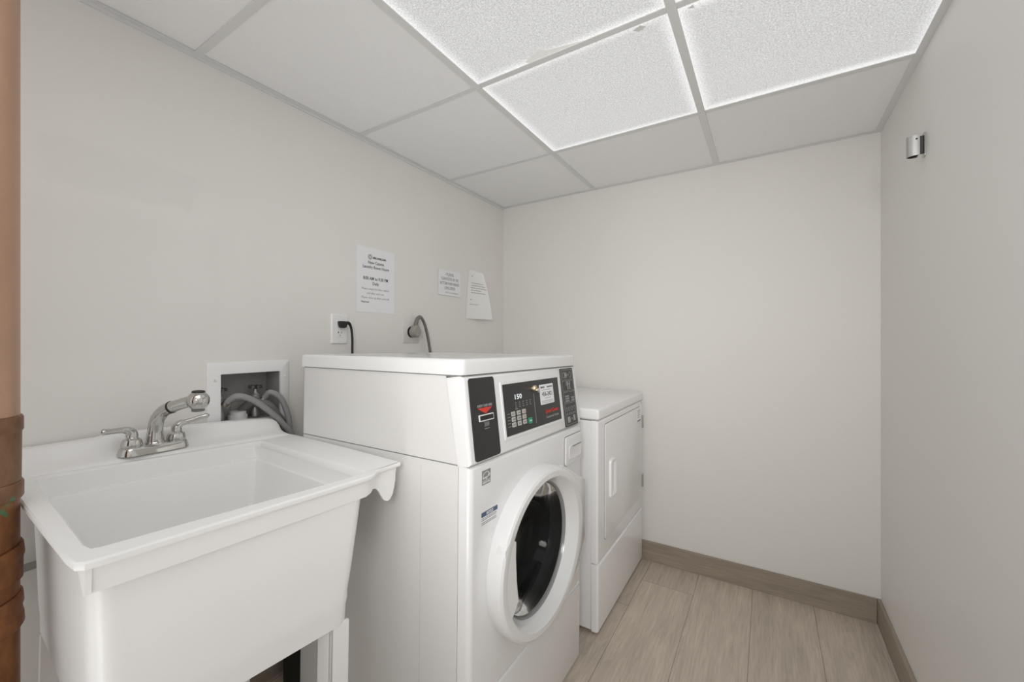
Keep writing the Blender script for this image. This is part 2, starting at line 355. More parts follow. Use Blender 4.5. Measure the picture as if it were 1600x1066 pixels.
for i in range(3):
    for j in range(len(ys)-1):
        x0, x1, y1, y0 = xs[i]+.003, xs[i+1]-.003, ys[j]-.003, ys[j+1]+.003
        if (i, j) in lit:
            cx, cy = (x0+x1)/2, (y0+y1)/2; hx, hy = (x1-x0)/2, (y1-y0)/2
            t = thing('light_panel', lit_labels.get((i, j), 'unseen diffuser panel added for fill light behind the camera, %s of the %s pair' % ('left' if i == 1 else 'right', 'nearer' if j == 3 else 'farther')), 'ceiling light', Matrix.Translation((cx, cy, H+.003)), 'lit diffuser panels in the ceiling grid')
            bm = bmesh.new(); rbox(bm, -hx, hx, -hy, hy, 0.0005, .0035); part('diffuser', bm, diffuser_mat(cx, cy, min(hx, hy)-.009, FILL_PANELS if j > 2 else None), t)
            if (i, j) == (1, 1):
                bm = bmesh.new(); prism(bm, [(.20, -.275), (.222, -.285), (.235, -.272), (.228, -.268), (.215, -.262)], lambda a, b_, c: Vector((a, b_, c)), .0, .0006); o = part('chip', bm, M_tee, t); o['label'] = 'small grey chip in the diffuser'
            if (i, j) == (2, 1):
                bm = bmesh.new(); prism(bm, [(-.262, -.277), (-.248, -.283), (-.246, -.270)], lambda a, b_, c: Vector((a, b_, c)), .0, .0006); o = part('chip', bm, M_tee, t); o['label'] = 'small grey chip in the diffuser'
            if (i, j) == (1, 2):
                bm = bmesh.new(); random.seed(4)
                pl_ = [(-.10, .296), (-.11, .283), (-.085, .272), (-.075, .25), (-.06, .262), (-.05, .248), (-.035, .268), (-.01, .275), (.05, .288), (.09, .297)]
                prism(bm, pl_, lambda a, b_, c: Vector((a, b_, c)), -.0002, .0007); o = part('broken_edge', bm, mat('glowing_chalky_stain', (.66, .655, .63, 1), .9, noise=(60, .12), Emission_Color=(1, 1, .98, 1), Emission_Strength=.24), t); o['label'] = 'chalky broken patch at the edge'  # chalky stain whose emission stands in for panel light coming through
        else:
            bm = bmesh.new(); rbox(bm, x0, x1, y0, y1, H+.0032, H+.016); part('ceiling_tile', bm, M_tile, ceil)

# ------------------------------------------------------------------ washing machine
tl = R(.8); c_, s_ = math.cos(tl), math.sin(tl)
WM = frame((0.8502, -1.5755, 0.0083), (0, c_, -s_), (-1, 0, 0), (0, s_, c_)) @ Matrix.Scale(1.012, 4)
wash = thing('washing_machine', 'white front-loading washing machine with black control panels beside the utility sink', 'washing machine', WM)
WW = .702
# cabinet sides, back, open at the front so the drum shows
def shell(poly, x0, x1):
    """side panels + back strip from a closed profile in (Y,Z)"""
    bm = bmesh.new(); th = .003
    for a, b_ in ((x0, x0+th), (x1-th, x1)): prism(bm, poly, lambda y, z, x: Vector((x, y, z)), a, b_)
    return bm
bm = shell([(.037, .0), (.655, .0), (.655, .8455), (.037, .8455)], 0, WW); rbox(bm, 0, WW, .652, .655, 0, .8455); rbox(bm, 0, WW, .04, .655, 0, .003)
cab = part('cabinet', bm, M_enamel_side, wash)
bm = bmesh.new(); rbox(bm, -.0003, .0005, .1535, .1545, 0, .83); part('side_seam', bm, mat('faint_seam', (.6, .6, .59, 1), .5), cab)
bm = bmesh.new(); rbox(bm, .0012, WW-.0012, .03, .65, .8455, .8485); part('body_gap', bm, M_seam, cab)
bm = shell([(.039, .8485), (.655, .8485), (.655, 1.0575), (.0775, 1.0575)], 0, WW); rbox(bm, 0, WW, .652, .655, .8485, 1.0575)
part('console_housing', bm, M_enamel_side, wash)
# front panel with the door opening
NE = 72
def ell(cx, cz, rx, rz, Y, n=NE): return [Vector((cx + rx*math.cos(2*math.pi*i/n), Y, cz + rz*math.sin(2*math.pi*i/n))) for i in range(n)]
def rect_loop(x0, x1, z0, z1, Y, cx, cz, n=NE):
    out = []
    for i in range(n):
        a = 2*math.pi*i/n; dx, dz = math.cos(a)*.27, math.sin(a)*.23
        k = min([(x1-cx)/dx if dx > 1e-9 else 1e9, (x0-cx)/dx if dx < -1e-9 else 1e9, (z1-cz)/dz if dz > 1e-9 else 1e9, (z0-cz)/dz if dz < -1e-9 else 1e9])
        out.append(Vector((cx+dx*k, Y, cz+dz*k)))
    # snap nearest points to the true corners
    for X_ in (x0, x1):
        for Z_ in (z0, z1):
            j = min(range(n), key=lambda q: (out[q]-Vector((X_, Y, Z_))).length); out[j] = Vector((X_, Y, Z_))
    return out
CX, CZ = .335, .545
bm = bmesh.new()
r_ = .014
loft(bm, [rect_loop(0, WW, .2775, .8455, .036, CX, CZ), rect_loop(.0, WW, .2785, .8455, r_, CX, CZ), rect_loop(.002, WW-.002, .2785, .8435, r_*.45, CX, CZ),
          rect_loop(.006, WW-.006, .2795, .841, r_*.12, CX, CZ), rect_loop(r_, WW-r_, .281, .838, 0, CX, CZ),
          ell(CX, CZ, .235, .205, 0), ell(CX, CZ, .225, .198, .012), ell(CX, CZ, .21, .19, .05)])
fp = part('front_panel', bm, M_enamel, wash)
bm = bmesh.new(); fbevel(bm, 0, WW, 0.0, .036, .0, .2755, .012); part('kick_panel', bm, M_enamel, wash)
bm = bmesh.new(); rbox(bm, .004, WW-.004, .006, .034, .27, .285); part('panel_gap', bm, mat('soft_seam', (.45, .45, .45, 1), .5), fp)
# slanted console face
ang = math.atan2(.026, .205); SL = Matrix.Translation((0, 0, .8485)) @ Matrix.Rotation(-ang, 4, 'X')
# in SL's frame: x across, z up the slope, y into the machine; face at y=0
bm = bmesh.new(); fbevel(bm, 0, WW, 0, .0385, 0, .2118, .011)
for v in bm.verts:
    if v.co.y > .02: v.co.y += .0125*v.co.z/.2085
con = part('console_face', bm, M_enamel, wash, M=SL)
def slab(bm, poly, y0, y1, r=0): return prism(bm, poly, lambda a, b_, c: Vector((a, c, b_)), y0, y1, r, 1, SL)
def slbox(x0, x1, z0, z1, y0, y1, r=.0, cr=.006):
    bm = bmesh.new(); slab(bm, rrect(x0, x1, z0, z1, cr), y0, y1, r); return bm
TX = lambda x, z, y=-.0012: SL @ Matrix.Translation((x, y, z)) @ Matrix.Rotation(R(90), 4, 'X')
dz = -.0035
cr = part('card_reader', slbox(.018, .131, .010+dz, .208+dz, -.0022, .004, 0, .009), M_blk, wash); cr['label'] = 'black card reader panel'
bm = bmesh.new(); slab(bm, [(.045, .133+dz), (.110, .133+dz), (.0775, .1185+dz)], -.0032, -.002); part('arrow', bm, M_red, cr)
part('card_reader_lettering', text_bm(['INSERT CARD HERE'], .0085, .066, .0002), M_grprint, cr, M=TX(.0775, .1355+dz, -.0028))
bm = bmesh.new(); slab(bm, rrect(.046, .110, .101+dz, .117+dz, .001), -.0052, -.002); slab_ = part('card_slot', bm, M_white, cr)
bm = bmesh.new(); slab(bm, rrect(.0485, .1075, .1035+dz, .1145+dz, .001), -.0056, -.003); part('card_slot_opening', bm, M_black, cr)
part('card_reader_mark', text_bm(['))))'], .012, .022, .0003), M_grprint, cr, M=TX(.078, .090+dz, -.0028))
bm = bmesh.new(); slab(bm, [(.068, .081+dz), (.090, .081+dz), (.090, .0825+dz), (.068, .0825+dz)], -.0028, -.002); part('card_reader_line', bm, M_grprint, cr)
# centre control panel
def ringbm(x0, x1, z0, z1, w, y0, y1):
    bm = bmesh.new(); A = rrect(x0, x1, z0, z1, .004, 3); B = rrect(x0+w, x1-w, z0+w, z1-w, .003, 3)
    lo = lambda P, y: [SL @ Vector((a, y, b_)) for a, b_ in P]
    loft(bm, [lo(A, y1), lo(A, y0), lo(B, y0), lo(B, y1)]); return bm
part('panel_bezel', ringbm(.160, .541, .036+dz, .190+dz, .007, -.003, .004), M_enamel, wash)
cp = part('control_panel', slbox(.169, .532, .044+dz, .182+dz, -.0012, .006, 0, .002), M_blk, wash); cp['label'] = 'black control panel with keypad'
part('display_digits', text_bm(['150'], .0195, .040, .0002), M_led, cp, M=TX(.251, .1375+dz, -.002))
bm = bmesh.new()
for i in range(5):
    x = .231+i*.0215
    for k in range(3): slab(bm, [(x, .129-k*.006+dz), (x+.006-(k % 2)*.002, .129-k*.006+dz), (x+.006-(k % 2)*.002, .1268-k*.006+dz), (x, .1268-k*.006+dz)], -.0018, -.001)
slab(bm, [(.228, .112+dz), (.243, .112+dz), (.243, .110+dz), (.228, .110+dz)], -.0018, -.001)
part('status_marks', bm, M_grprint, cp)
bm = bmesh.new()
for k in range(5):
    z = .1025 - k*.0085; slab(bm, [(.182, z+dz), (.197, z+dz), (.197, z-.0015+dz), (.182, z-.0015+dz)], -.0018, -.001)
part('keypad_marks', bm, M_grprint, cp)
txt = [['HOT', 'WARM', 'COLD'], ['NORM', 'PERM', 'DELI'], ['HVY', 'SOAK', 'RINSE']]
for i in range(3):
    for j in range(3):
        x = .203 + j*.031; z = .0935 - i*.0148
        bt = part('keypad_button', slbox(x, x+.0205, z+dz, z+.0125+dz, -.003, .0, .0005, .002), M_btn, cp)
        part('button_lettering', text_bm([txt[i][j]], .006, .015, .0001), M_inkr if j == 2 else M_inkg, bt, M=TX(x+.0102, z+.0042+dz, -.0033))
sb = part('start_button', slbox(.297, .318, .0605+dz, .0775+dz, -.004, .0, .0006, .003), M_green, cp); sb['label'] = 'green start button'
part('button_lettering', text_bm(['START'], .0052, .015, .0001), M_white, sb, M=TX(.3075, .067+dz, -.0043))
bm = bmesh.new(); slab(bm, [(.3455, .144+dz), (.3467, .144+dz), (.3467, .055+dz), (.3455, .055+dz)], -.0018, -.001); part('panel_line', bm, M_grprint, cp)
bm = bmesh.new(); lathe(bm, [(.0088, 0), (.0088, .010), (.0075, .012), (.0035, .012), (.003, .009)], 20, SL @ Matrix.Translation((.345, -.001, .1595+dz)) @ Matrix.Rotation(R(90), 4, 'X'))
lk = part('key_lock', bm, M_gold, cp); bm = bmesh.new(); rbox(bm, -.0025, .0055, -.0185, -.012, -.012, .002, .001, 1, SL @ Matrix.Translation((.351, 0, .157+dz))); part('key', bm, M_steel, lk)
st = part('service_sticker', slbox(.388, .487, .104+dz, .166+dz, -.0020, .0, 0, .003), M_paper, cp); st['label'] = 'white service sticker with a telephone number'
part('sticker_lettering', text_bm(['456-2421'], .019, .072, .0001), M_ink, st, M=TX(.438, .1295+dz, -.0024))
part('sticker_lettering', text_bm(['SERVICE'], .0075, .028, .0002), M_ink, st, M=TX(.409, .1545+dz, -.0024))
bm = bmesh.new(); slab(bm, [(.440, .1545+dz), (.481, .1545+dz), (.481, .1595+dz), (.440, .1595+dz)], -.0024, -.0018)
for x0, x1, z in ((.405, .465, .148), (.42, .462, .1225), (.395, .48, .1135), (.395, .48, .1085)): slab(bm, [(x0, z+dz), (x1, z+dz), (x1, z+.0012+dz), (x0, z+.0012+dz)], -.0024, -.0018)
part('sticker_lines', bm, M_inkg, st)
part('brand_lettering', text_bm(['Speed Queen'], .0155, .098, .00025, shear=.25), M_red, cp, M=TX(.461, .0765+dz, -.002))
part('brand_lettering', text_bm(['Commercial Washer'], .0105, .095, .0001), M_grprint, cp, M=TX(.463, .0605+dz, -.002))
# instruction strip at right
ip = part('instruction_panel', slbox(.556, .668, .009+dz, .209+dz, -.0022, .004, 0, .007), M_blk, wash); ip['label'] = 'black strip of instruction pictures'
bm = bmesh.new()
for k in range(5):
    z1 = .203-k*.0385; z0 = z1-.034
    for a in ((.563, .661, z1, z1+.0012), (.563, .661, z0, z0+.001), (.563, .564, z0, z1), (.660, .661, z0, z1)): slab(bm, [(a[0], a[2]+dz), (a[1], a[2]+dz), (a[1], a[3]+dz), (a[0], a[3]+dz)], -.0028, -.002)
part('picture_frames', bm, M_grprint, ip)
bm = bmesh.new(); I = lambda x0, x1, z0, z1: slab(bm, [(x0, z0+dz), (x1, z0+dz), (x1, z1+dz), (x0, z1+dz)], -.0029, -.002)
def icon_ring(cx, cz, r, w=.0016):
    A = [(cx+r*math.cos(a), cz+r*math.sin(a)) for a in (2*math.pi*i/16 for i in range(16))]; B = [(cx+(r-w)*math.cos(a), cz+(r-w)*math.sin(a)) for a in (2*math.pi*i/16 for i in range(16))]
    lo = lambda P, y: [SL @ Vector((a, y, b_+dz)) for a, b_ in P]
    loft(bm, [lo(A, -.002), lo(A, -.0029), lo(B, -.0029), lo(B, -.002)])
for cx in (.583, .600, .640): icon_ring(cx, .186, .011)
I(.594, .606, .180, .192); I(.612, .624, .185, .187); I(.606, .612, .135, .165); I(.624, .630, .135, .165); I(.612, .622, .152, .156); icon_ring(.60, .155, .006)
for a in range(3):
    for c in range(4): I(.576+c*.009, .582+c*.009, .110-a*.008, .1155-a*.008)
for a in range(2):
    for c in range(3): I(.630+c*.009, .636+c*.009, .102-a*.008, .1075-a*.008)
for c in range(4): icon_ring(.578+c*.023, .068, .0075, .001)
I(.578, .600, .022, .042); I(.612, .618, .030, .036); I(.628, .646, .024, .044)
part('pictograms', bm, M_grprint, ip)
# lid with shallow recess
bm = bmesh.new()
def lid_loop(i, z, k=5, r=.02): return [Vector((a, b_, z)) for a, b_ in rrect(-.006+i, WW+.006-i, .026+i, .672-i, max(r-i*.6, .004), k)]
loft(bm, [lid_loop(.004, 1.0595), lid_loop(0, 1.0605), lid_loop(0, 1.090), lid_loop(.002, 1.095), lid_loop(.0075, 1.0985), lid_loop(.014, 1.0990), lid_loop(.03, 1.0985), lid_loop(.042, 1.095), lid_loop(.05, 1.0945)], True, True)
part('lid', bm, M_enamel, wash)
bm = bmesh.new(); rbox(bm, .002, WW-.002, .032, .653, 1.055, 1.0605); part('lid_gap', bm, M_seam, cab)
# detergent drawer
def fbox(x0, x1, z0, z1, y0, y1, r, cr=.01):
    bm = bmesh.new(); prism(bm, rrect(x0, x1, z0, z1, cr), lambda a, b_, c: Vector((a, c, b_)), y0, y1, r, 2); return bm
part('drawer_gap', fbox(.544, .694, .722, .824, -.0012, .001, 0, .013), M_seam, fp)
dd = part('detergent_drawer', fbox(.546, .692, .724, .822, -.006, .004, .0025, .012), M_enamel, wash)
bm = bmesh.new(); P = [Vector((a, -.0064, b_)) for a, b_ in rrect(.568, .684, .742, .786, .006, 4)]; Q = [Vector((a, -.0062, b_)) for a, b_ in rrect(.566, .686, .740, .788, .007, 4)]; P2 = [Vector((a, -.002 if b_ > .75 else -.0064, b_)) for a, b_ in rrect(.572, .680, .744, .784, .005, 4)]
# scooped pull
def scoop(i, y): return [Vector((a, y, b_)) for a, b_ in rrect(.572+i, .682-i, .742+i*.7, .788-i*.3, .012, 4)]
loft(bm, [scoop(-.003, -.006), scoop(0, -.0085), scoop(.003, -.0085), scoop(.008, -.0075), scoop(.016, -.0066)], False, True)
part('drawer_pull', bm, M_enamel, dd)
bm = bmesh.new(); rbox(bm, .60, .676, -.0095, -.0080, .784, .7865); part('pull_shadow_strip', bm, M_seam, dd)  # dark strip laid on as the shade under the pull's upper lip
# door
bm = bmesh.new()
Lp = [ell(.337, .545, .2695, .2315, .001), ell(.337, .545, .271, .232, -.012), ell(.334, .5445, .273, .229, -.034), ell(.332, .544, .270, .2255, -.043), ell(.331, .544, .262, .219, -.047),
      ell(.331, .544, .242, .204, -.047), ell(.330, .544, .235, .201, -.045), ell(.328, .544, .207, .188, -.020), ell(.328, .544, .203, .186, -.014), ell(.328, .544, .20, .184, .0)]
loft(bm, Lp)
dr = part('door', bm, M_enamel, wash, sharp=22)
bm = bmesh.new()     # hinge ear on the right
prism(bm, [(.38, .765), (.47, .752), (.60, .688), (.658, .664), (.664, .655), (.664, .455), (.648, .44), (.60, .38), (.50, .33)] + [(.331+.248*math.cos(R(a)), .544+.212*math.sin(R(a))) for a in range(-52, 79, 10)], lambda a, b_, c: Vector((a, c, b_)), -.030, .0005, .003, 2)
part('hinge_plate', bm, M_enamel, dr)
bm = bmesh.new()
prism(bm, [(.080, .636), (.100, .650), (.116, .652), (.134, .640), (.133, .60), (.138, .54), (.148, .487), (.128, .466), (.108, .452), (.088, .50), (.08, .57)], lambda a, b_, c: Vector((a, c, b_)), -.0465, -.022, .0012, 1)
part('door_handle', bm, M_enamel, dr)
bm = bmesh.new(); loft(bm, [ell(.328, .544, .2035, .1865, -.012), ell(.328, .544, .2005, .184, -.013), ell(.328, .544, .198, .181, -.006), ell(.328, .544, .196, .179, -.008), ell(.328, .544, .194, .177, .012)])
part('glass_trim_ring', bm, mat('trim_grey', (.30, .30, .30, 1), .22), dr)
bm = bmesh.new(); loft(bm, [ell(.328, .544, .196, .179, -.003), ell(.328, .544, .184, .168, .006), ell(.328, .544, .168, .153, .045), ell(.328, .544, .155, .141, .085), ell(.328, .544, .135, .12, .10), ell(.328, .544, .06, .05, .105)], False, True)
part('door_glass', bm, M_glass, dr)
bm = bmesh.new(); loft(bm, [ell(CX, CZ, .212, .192, .048), ell(CX, CZ, .20, .182, .06), ell(CX, CZ, .185, .168, .075), ell(CX, CZ, .19, .172, .10), ell(CX, CZ, .178, .165, .12)]); part('gasket', bm, M_gasket, wash)
bm = bmesh.new(); loft(bm, [ell(CX, CZ, .182, .168, .12), ell(CX, CZ, .25, .235, .13), ell(CX, CZ, .255, .24, .44), ell(CX, CZ, .10, .10, .46)], False, True); part('drum', bm, M_drum, wash)
# stickers
def onfront(bm, y=-.0006): return bm
es = part('energy_sticker', fbox(.045, .083, .7945, .829, -.0006, .0002, 0, .001), M_inkg, wash); es['label'] = 'small grey energy rating sticker'
bm = bmesh.new()
arc = [(.064+.017*math.cos(a), .811+.014*math.sin(a)) for a in (R(10+160*i/12) for i in range(13))] + [(.064+.0155*math.cos(a), .811+.0125*math.sin(a)) for a in (R(170-160*i/12) for i in range(13))]
prism(bm, arc, lambda a, b_, c: Vector((a, c, b_)), -.001, -.0004)
star = [(.074+(.005 if i % 2 == 0 else .002)*math.sin(i*math.pi/5), .8145+(.005 if i % 2 == 0 else .002)*math.cos(i*math.pi/5)) for i in range(10)]
prism(bm, star, lambda a, b_, c: Vector((a, c, b_)), -.001, -.0004)
prism(bm, [(.046, .8035), (.082, .8035), (.082, .8045), (.046, .8045)], lambda a, b_, c: Vector((a, c, b_)), -.001, -.0004)
part('sticker_emblem', bm, M_white, es)
FT = lambda x, z, y=-.0008: Matrix.Translation((x, y, z)) @ Matrix.Rotation(R(90), 4, 'X')
part('sticker_lettering', text_bm(['energy'], .0095, .022, .0001, shear=.3), M_white, es, M=FT(.059, .8085))
part('sticker_lettering', text_bm(['ENERGY STAR'], .0065, .032, .0001), M_white, es, M=FT(.064, .797))
ns = part('notice_label', fbox(.044, .117, .7175, .7285, -.0006, .0002, 0, .001), M_blue, wash); ns['label'] = 'blue barred notice label'
part('notice_lettering', text_bm(['NOTICE'], .0105, .030, .0002), M_white, ns, M=FT(.081, .7195))
bm = bmesh.new()
for z in (.7135, .7095, .7035, .6995): rbox(bm, .045, .112, -.0006, .0002, z-.0005, z+.0005)
part('notice_lines', bm, M_inkg, ns)
for x in (.06, .64):
    for y in (.08, .58):
        bm = bmesh.new(); lathe(bm, [(.022, -.012), (.022, -.006), (.012, -.004), (.012, .004)], 16, Matrix.Translation((x, y, 0))); part('foot', bm, M_black, wash)

# ------------------------------------------------------------------ dryer
DM = frame((.874, -.735, 0), (0, 1, 0), (-1, 0, 0), (0, 0, 1))
dry = thing('clothes_dryer', 'white clothes dryer in the back corner behind the washing machine', 'dryer', DM)
DW = .706
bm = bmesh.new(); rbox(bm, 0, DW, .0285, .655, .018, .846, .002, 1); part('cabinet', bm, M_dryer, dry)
bm = bmesh.new(); rbox(bm, .003, DW-.003, .02, .65, .02, .8515); part('body_gap', bm, M_seam, dry)
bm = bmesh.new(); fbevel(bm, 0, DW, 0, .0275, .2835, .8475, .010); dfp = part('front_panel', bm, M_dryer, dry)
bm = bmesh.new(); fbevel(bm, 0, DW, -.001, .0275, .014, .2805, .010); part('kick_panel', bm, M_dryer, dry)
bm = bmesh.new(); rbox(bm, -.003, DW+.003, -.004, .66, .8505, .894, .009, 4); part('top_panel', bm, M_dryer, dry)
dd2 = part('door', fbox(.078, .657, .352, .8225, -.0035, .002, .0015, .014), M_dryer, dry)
def ringf(x0, x1, z0, z1, w, y0, y1, cr=.012):
    bm = bmesh.new(); A = rrect(x0, x1, z0, z1, cr, 4); B = rrect(x0+w, x1-w, z0+w, z1-w, cr-w*.6, 4); lo = lambda P, y: [Vector((a, y, b_)) for a, b_ in P]
    loft(bm, [lo(A, y1), lo(A, y0), lo(B, y0), lo(B, y1)]); return bm
part('door_gap', ringf(.0755, .6595, .3495, .825, .003, -.0006, .001, .015), M_seam, dfp)
def hr(i, y): return [Vector((a, y, b_)) for a, b_ in rrect(.132+i, .205-i, .508+i, .662-i, .012-i*.3, 4)]
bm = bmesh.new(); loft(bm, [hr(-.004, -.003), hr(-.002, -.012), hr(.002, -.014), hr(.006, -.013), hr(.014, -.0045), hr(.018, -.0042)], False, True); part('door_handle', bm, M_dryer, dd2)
for z in (.738, .428):
    bm = bmesh.new(); rbox(bm, DW-.014, DW-.003, -.008, .002, z-.033, z+.033, .002, 1); part('hinge', bm, M_steel, dry)
ls = part('door_sticker', fbox(.588, .650, .752, .812, -.0042, -.003, 0, .002), M_paper, dd2)
bm = bmesh.new()
for k, w in enumerate((.05, .035, .045, .03)): rbox(bm, .594, .594+w, -.0045, -.0041, .802-k*.010, .8045-k*.010)
part('sticker_lines', bm, M_inkg, ls)
bm = bmesh.new(); rbox(bm, .589, .649, -.0045, -.0041, .752, .758); part('sticker_bar', bm, M_blue, ls)
for x in (.05, .65):
    for y in (.07, .58):
        bm = bmesh.new(); lathe(bm, [(.02, 0), (.02, .008), (.012, .01), (.012, .02)], 16, Matrix.Translation((x, y, 0))); part('foot', bm, M_black, dry)

# ------------------------------------------------------------------ utility sink
th, t2 = R(3.2), R(1.2)
hX = Vector((math.sin(th), math.cos(th), 0)); LX = hX*math.cos(t2) + Vector((0, 0, -math.sin(t2))); LY = Vector((-math.cos(th), math.sin(th), 0)); LZ = LX.cross(LY)
SM = frame((0.6803, -2.2154, 0.8695), LX, LY, LZ) @ Matrix.Scale(.985, 4)
sink = thing('utility_sink', 'white plastic laundry tub sink on legs against the left wall', 'sink', SM)
K = 22
def resamp(pts, n):
    P = [Vector(p) for p in pts]; L = [0]
    for a, b_ in zip(P, P[1:]): L.append(L[-1]+(b_-a).length)
    out = []
    for i in range(n):
        d = L[-1]*i/n; j = max(q for q in range(len(L)-1) if L[q] <= d+1e-12); f = (d-L[j])/max(L[j+1]-L[j], 1e-9); out.append(P[j].lerp(P[j+1], f))
    return out
def ring4(front, right, back, left): return resamp(front, K*2)+resamp(right, K)+resamp(back, K*2)+resamp(left, K)
FRONT = [(.003, .016, 0), (.007, .008, 0), (.02, .005, 0), (.14, .010, 0), (.27, .016, 0), (.40, .021, 0), (.50, .026, 0), (.514, .029, 0), (.522, .034, 0), (.532, .043, 0), (.542, .050, 0), (.552, .0545, 0), (.58, .059, 0), (.628, .063, 0)]
RIGHT = [(.628, .063, 0), (.632, .30, 0), (.630, .574, 0), (.619, .664, 0)]
BACKL = [(.619, .664, 0), (-.012, .664, 0)]
LEFT = [(-.012, .664, 0), (-.010, .36, 0), (-.004, .15, 0), (.0, .03, 0), (.003, .016, 0)]
def inset(loop, d):
    n = len(loop); out = []
    for i in range(n):
        a = loop[(i-1) % n]; c = loop[(i+1) % n]; t = (c-a).normalized(); out.append(loop[i] + Vector((-t.y, t.x, 0))*d)
    return out
outer = ring4(FRONT, RIGHT, BACKL, LEFT)
def zlift(p):      # back deck rises into the backsplash
    return 0
def rz(loop, z): return [Vector((p.x, p.y, p.z+z)) for p in loop]
def basin(x0, x1, y0, y1, r, z):
    def arc(cx, cy, a0, a1, n=6): return [(cx+r*math.cos(R(a0+(a1-a0)*i/n)), cy+r*math.sin(R(a0+(a1-a0)*i/n)), z) for i in range(n+1)]
    f = arc(x0+r, y0+r, 225, 270)+arc(x1-r, y0+r, 270, 315); rt = arc(x1-r, y0+r, 315, 360)+arc(x1-r, y1-r, 0, 45)
    bk = arc(x1-r, y1-r, 45, 90)+arc(x0+r, y1-r, 90, 135); lf = arc(x0+r, y1-r, 135, 180)+arc(x0+r, y0+r, 180, 225)
    return ring4(f, rt, bk, lf)
bm = bmesh.new()
loops = [rz(inset(outer, .012), -.012), rz(inset(outer, .001), -.011), rz(outer, -.008), rz(inset(outer, .0005), -.003), rz(inset(outer, .003), 0),
         basin(.022, .518, .050, .572, .014, -.0005), basin(.026, .514, .054, .568, .015, -.0045), basin(.036, .505, .058, .561, .016, -.046), basin(.043, .495, .064, .551, .016, -.0475), basin(.045, .492, .066, .549, .016, -.051),
         basin(.048, .487, .068, .543, .02, -.13), basin(.056, .478, .074, .535, .03, -.205), basin(.075, .46, .09, .515, .04, -.225), basin(.24, .29, .27, .32, .02, -.230)]
loft(bm, loops, False, True)
tub = part('basin', bm, M_sink, sink, sharp=33)
# outer tub body
bm = bmesh.new()
loft(bm, [basin(.020, 0.498, .036, .580, .02, -.012), basin(.020, 0.498, .036, .580, .02, -.046), basin(.023, 0.495, .037, .578, .02, -.049), basin(.027, 0.488, .040, .574, .022, -.12),
          basin(.031, 0.479, .043, .568, .024, -.20), basin(.033, 0.473, .046, .562, .026, -.250), basin(.034, 0.472, .0445, .561, .026, -.266), basin(.036, 0.471, .047, .559, .028, -.282), basin(.037, 0.470, .049, .558, .028, -.320), basin(.045, 0.462, .057, .55, .03, -.326)], False, True)
part('tub_body', bm, M_sink, sink, sharp=50)
# wing apron at the front right, with the scalloped lower edge
xsA = [(.018, -.049), (.14, -.050), (.27, -.050), (.40, -.050), (.470, -.050), (.488, -.050), (.503, -.050), (.522, -.048), (.540, -.046), (.554, -.050), (.565, -.060), (.574, -.074), (.583, -.087), (.594, -.093), (.605, -.091), (.614, -.080), (.620, -.06), (.623, -.03)]
def fy(x):
    for (a, b_, _), (c, d, _) in zip(FRONT, FRONT[1:]):
        if a <= x <= c: return b_+(d-b_)*(x-a)/(c-a)
    return .063
bm = bmesh.new(); F0, F1 = [], []
fo = lambda x: .0085
top_f = [Vector((x, fy(x)+fo(x), -.009)) for x, z in xsA]; bot_f = [Vector((x-.003, fy(x)+fo(x)+.002, z)) for x, z in xsA]
bot_b = [p+Vector((0, .006, 0)) for p in bot_f]; top_b = [p+Vector((0, .006, 0)) for p in top_f]
loft(bm, [top_f, bot_f, bot_b, top_b, top_f], closed=False)
rbox(bm, .622, .628, .080, .60, -.055, -.008, .002, 1)
prism(bm, [(.0135, -.009), (.0135, -.049), (.020, -.047), (.075, -.012), (.075, -.009)], lambda a, b_, c: Vector((c, a, b_)), .0135, .0215)
part('apron', bm, M_sink, sink)
# backsplash
bm = bmesh.new(); prof = [(.588, -.002), (.590, .0045), (.60, .008), (.625, .013), (.640, .022), (.650, .040), (.655, .050), (.660, .054), (.667, .0545), (.686, .0545), (.686, -.002)]
stations = [(-.012, .88), (.0, .9), (.142, .985), (.150, 1.0), (.158, 1.06), (.17, 1.08), (.35, 1.07), (.52, 1.0), (.578, .93), (.596, .84), (.607, .70), (.6135, .52), (.616, .36), (.617, .05)]
loft(bm, [[Vector((x, y if z < .003 else y, z*s if z > 0 else z)) for y, z in prof] for x, s in stations], True, True)
part('backsplash', bm, M_sink, sink, sharp=60)
def basin_pt(): pass
for x, y in ((.423, .051), (.034, .051), (.418, .505), (.034, .505)):
    bm = bmesh.new(); rbox(bm, x, x+.048, y, y+.008, -.846 if x < .2 else -.842, -.318, .002, 1); rbox(bm, x if x > .2 else x+.04, x+.008 if x > .2 else x+.048, y, y+.05, -.842, -.318, .002, 1)
    part('leg', bm, M_sink, sink)
bm = bmesh.new(); lathe(bm, [(.03, -.2295), (.03, -.227), (.022, -.228), (.02, -.24), (.02, -.46)], 20, Matrix.Translation((.265, .295, 0))); part('drain', bm, M_steel, sink)

